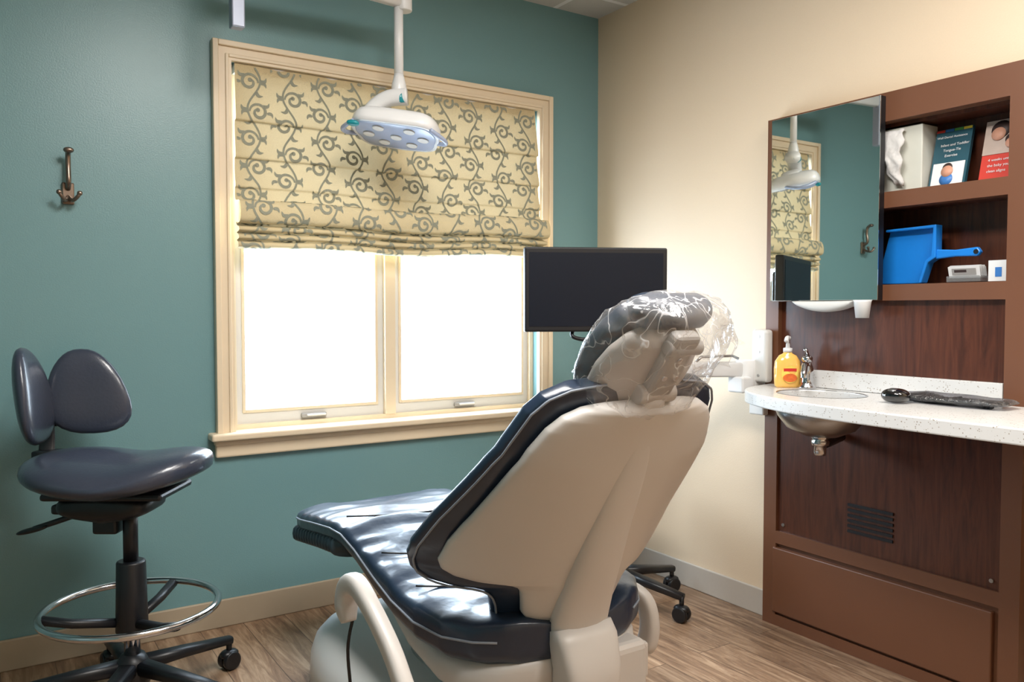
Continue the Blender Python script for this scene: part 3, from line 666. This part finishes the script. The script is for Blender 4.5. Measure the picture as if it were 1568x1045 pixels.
# seat and legrest cushion
seat=[(-.395,.440,.20,.015),(-.40,.445,.25,.035),(-.43,.450,.285,.048),(-.5,.460,.297,.05),(-.65,.482,.302,.05),(-.78,.498,.304,.05),(-.86,.498,.302,.05),(-.95,.476,.299,.050),(-1.08,.440,.302,.052),(-1.2,.415,.306,.056),(-1.32,.40,.305,.058),(-1.42,.395,.285,.06),(-1.48,.393,.24,.057),(-1.52,.392,.18,.05),(-1.545,.392,.10,.035),(-1.55,.392,.02,.01)]
def ser(Y,i): return interp(-Y,[(-a[0],a[i]) for a in seat])
ys=sorted(set([a[0] for a in seat]+[-.4-.015*i for i in range(76)]),reverse=True)
rings=[]
for Y in ys:
    zc,w,h=ser(Y,1),ser(Y,2),ser(Y,3); r=[]
    for a,b in se(w,h,3.2,64):
        q=a/max(w,.01)
        dz=(.014*q*q if Y>-1.0 else .03*q*q*min(1,(-Y-.8)/.3)) if b>0 else .008*q*q
        wr=(.009*noise.noise(V((a*7,Y*16,b*6)))+.004*noise.noise(V((a*14,Y*26,2)))) if b>-.01 else 0
        r.append(V((CX+a,Y,zc+b+dz+wr)))
    rings.append(r)
loft('seat_cushion',rings,leather,dc)
for nm,sg in (('a',-1),('b',1)):
    tube('seat_piping_%s'%nm,[V((CX+sg*(ser(Y,2)+.001),Y,ser(Y,1)+ser(Y,3)*.1+.014)) for Y in ys[2:-4]],.003,pipem,dc,N=8)
rings=[]
for i in range(81):
    Y=-.40-.42*i/80; k=.004*math.sin(i*1.25)
    zc=ser(max(Y,-.8),1)-.030; e=1 if 1<i<79 else .9
    rings.append([V((CX+a,Y,zc+b)) for a,b in se((interp(i,[(0,.26),(5,.297),(80,.309)])+k)*e,.044,3.5,36)])
loft('toe_guard',rings,ribm,dc)
for k,Y in enumerate((-.84,-1.08,-1.28)):
    tube('seat_seam_%d'%(k+1),[V((CX+a,Y-.06*(1-(a/.3)**2)+.03,ser(Y,1)+ser(Y,3)*(1-.12*abs(a/.3)**4)+(.014 if Y>-1 else .03)*(a/.3)**2-.001)) for a in [(-.27+.54*i/20) for i in range(21)]],.0025,blackp,dc,N=8)
# shell under seat
pan=[(-.80,.425,.15,.02),(-.9,.405,.20,.035),(-1.05,.365,.24,.045),(-1.2,.335,.262,.05),(-1.35,.315,.265,.055),(-1.45,.315,.25,.055),(-1.51,.322,.20,.045),(-1.54,.33,.12,.03)]
loft('seat_pan',[[V((CX+a,Y,z+b)) for a,b in se(w,h,3.5,36)] for Y,z,w,h in pan],shellm,dc)
loft('pan_skirt',[[V((CX+a,Y,z+b)) for a,b in se(w,h,4,36)] for Y,z,w,h in [(-1.0,.27,.13,.06),(-1.2,.24,.17,.08),(-1.38,.22,.18,.09),(-1.46,.22,.15,.08)]],shellm,dc)
# base
rings=[]
for z,k in ((0,.96),(.012,1.0),(.09,.99),(.13,.955),(.16,.88),(.175,.74)):
    rings.append([V((CX+a*k,-.97+b*(1-(1-k)*.6),z)) for a,b in se(.345,.55,3.0,56)])
loft('base_cover',rings,white,dc)
loft('lift_column',[[V((CX+a,-1.1+b+yo,z)) for a,b in se(w,h,4,28)] for z,w,h,yo in ((.15,.14,.25,0),(.26,.12,.2,-.05),(.36,.12,.16,-.1))],shellm,dc)
# armrests
x=-1.725
pts=catmull([(x,-1.225,.415),(x,-1.210,.455),(x,-1.228,.50),(x,-1.28,.515),(x,-1.36,.487),(x+.01,-1.44,.42),(x+.02,-1.50,.34),(x+.05,-1.53,.26),(x+.13,-1.50,.20)],7)
n=len(pts); sweep('armrest_left',pts,se(.023,.020,3,20),shellm,dc,up=X1,scales=[interp(i/n,[(0,.8),(.1,1.25),(.3,1.1),(.5,.95),(1,1)]) for i in range(n)])
pts=catmull([(-1.07,-1.38,.40),(-1.03,-1.40,.41),(-1.000,-1.435,.385),(-.990,-1.445,.33),(-.993,-1.44,.280),(-1.003,-1.43,.267)],7)
n=len(pts); sweep('armrest_right',pts,se(.028,.020,3,20),shellm,dc,up=X1,scales=[interp(i/n,[(0,.9),(.85,1.0),(1,.6)]) for i in range(n)])
tube('control_cable',[(-1.71,-1.215,.42),(-1.72,-1.205,.34),(-1.71,-1.20,.2),(-1.725,-1.21,.06),(-1.69,-1.2,.01)],.004,blackp,dc,cm=6,N=8)
# headrest
hu=V((0,-.6,.8)); hn=V((0,-.8,-.6)); H0=V((CX,-1.720,.942))
def hp_(x,s,d): return H0+hu*s+ex*x+hn*(d-1.1*x*x)
hw=[(-.015,.05),(-.005,.09),(.02,.115),(.06,.128),(.12,.128),(.17,.116),(.21,.095),(.235,.065),(.245,.02)]
hss=[-.015+.26*i/36 for i in range(37)]
loft('headrest_cushion',[[hp_(a,s,-.042+b) for a,b in se(interp(s,hw)+.005,.028*min(1,min(s+.015,.245-s)/.03+.3),3,36)] for s in hss],leather,dc)
loft('headrest_shell',[[hp_(a,s*.86-.002,-.004+b+.016*(1-(a/max(.02,interp(s,hw)))**2)) for a,b in se(interp(s,hw),.018*min(1,min(s+.015,.245-s)/.03+.3),3,36)] for s in hss],headm,dc)
loft('headrest_roll',[[hp_(xx,.228+b,-.020+c) for b,c in [(.034*math.sin(2*math.pi*k/20)*e,.038*math.cos(2*math.pi*k/20)*e) for k in range(20)]] for xx,e in ((-.096,.3),(-.088,.75),(-.065,1),(0,1.05),(.065,1),(.088,.75),(.096,.3))],leather,dc)
obox('headrest_bar',hp_(0,.01,.022),ex,hu,hn,.026,.12,.010,greyp,dc,bevel=.006)
obox('headrest_bracket',hp_(.0,.135,.036),ex,hu,hn,.034,.085,.016,greyp,dc,bevel=.012,bseg=3)
cyl('headrest_knob',hp_(-.045,.065,.036),hp_(.05,.065,.036),.021,headm,dc,bevel=.004)
cyl('headrest_knob_upper',hp_(-.036,.185,.04),hp_(.052,.185,.04),.016,greyp,dc,bevel=.004)
for i,(a,b) in enumerate(((-.015,.12),(.015,.12),(0,.165))): cyl('headrest_screw_%d'%(i+1),hp_(a,b,.050),hp_(a,b,.055),.006,chrome,dc,N=12)
obox('headrest_slot',hp_(0,-.075,.03),ex,hu,hn,.034,.02,.018,chrome,dc,bevel=.003)
# plastic cover
blob('headrest_plastic_cover',hp_(0,.124,.006),ex,hu,hn,.158,.154,.074,wrapm,dc,nxy=3,nz=2.6,U=96,W=60,disp=.010,dsc=18,f=lambda x,y,z:(x,y,z-1.1*x*x))
vs=[];fs=[]
for j in range(15):
    for i in range(15):
        u=i/14;v=j/14
        p=hp_(.12,.08+.16*u,.02-.05*u)+V((.13*v,.02*v,-.03*v))+V((.012*math.sin(9*u+3*v),.014*math.sin(11*v+5*u),.012*math.sin(7*u*v+4*v)))*(v+.1)
        p=p+V((0,0,(u-.5)*-.10*v)); vs.append(p)
for j in range(14):
    for i in range(14): k=j*15+i; fs.append((k,k+1,k+16,k+15))
mesh('plastic_cover_tail',vs,fs,wrapm,dc,smooth=True)
# ---------------------------------------------------------------- lights
def troffer(nm,x,y,w,l,E,col):
    e=empty(nm,(x,y,HC))
    boxes('troffer_frame',[((x-w/2-.03,y-l/2-.03,HC-.012),(x-w/2,y+l/2+.03,HC)),((x+w/2,y-l/2-.03,HC-.012),(x+w/2+.03,y+l/2+.03,HC)),((x-w/2,y-l/2-.03,HC-.012),(x+w/2,y-l/2,HC)),((x-w/2,y+l/2,HC-.012),(x+w/2,y+l/2+.03,HC))],white,e)
    box('diffuser',(x-w/2,y-l/2,HC-.006),(x+w/2,y+l/2,HC-.002),mat(nm+'_diffuser',(250,250,245),.5,emit=(255,248,238),estr=3),e)
    l_=bpy.data.lights.new(nm+'_lamp','AREA'); l_.shape='RECTANGLE'; l_.size=w; l_.size_y=l; l_.energy=E; l_.color=col
    o=bpy.data.objects.new('lamp',l_); o.location=(x,y,HC-.02); sc.collection.objects.link(o); put(o,e)
troffer('ceiling_light',-1.65,-1.95,.5,1.0,54,(1,.965,.92))
troffer('ceiling_light.001',-.75,-2.75,.5,1.0,30,(1,.965,.92))
po=bpy.data.lights.new('window_portal','AREA'); po.shape='RECTANGLE'; po.size=1.3; po.size_y=1.3; po.cycles.is_portal=True
o=bpy.data.objects.new('window_portal',po); o.location=(-1.0,.16,1.36); o.rotation_euler=(math.radians(-90),0,0); sc.collection.objects.link(o)
w=bpy.data.worlds.new('World'); sc.world=w; w.use_nodes=True
w.node_tree.nodes['Background'].inputs['Color'].default_value=(.70,.85,1.0,1); w.node_tree.nodes['Background'].inputs['Strength'].default_value=20
sc.view_settings.view_transform='Standard'; sc.view_settings.exposure=0
# ---------------------------------------------------------------- camera
cd=bpy.data.cameras.new('camera'); cd.lens=28.72; cd.sensor_width=36; cam=bpy.data.objects.new('camera',cd); sc.collection.objects.link(cam)
cam.location=(-2.427,-3.003,1.14); p=math.radians(2.17)
cam.rotation_euler=V((.5446*math.cos(p),.8387*math.cos(p),-math.sin(p))).to_track_quat('-Z','Y').to_euler()
sc.camera=cam
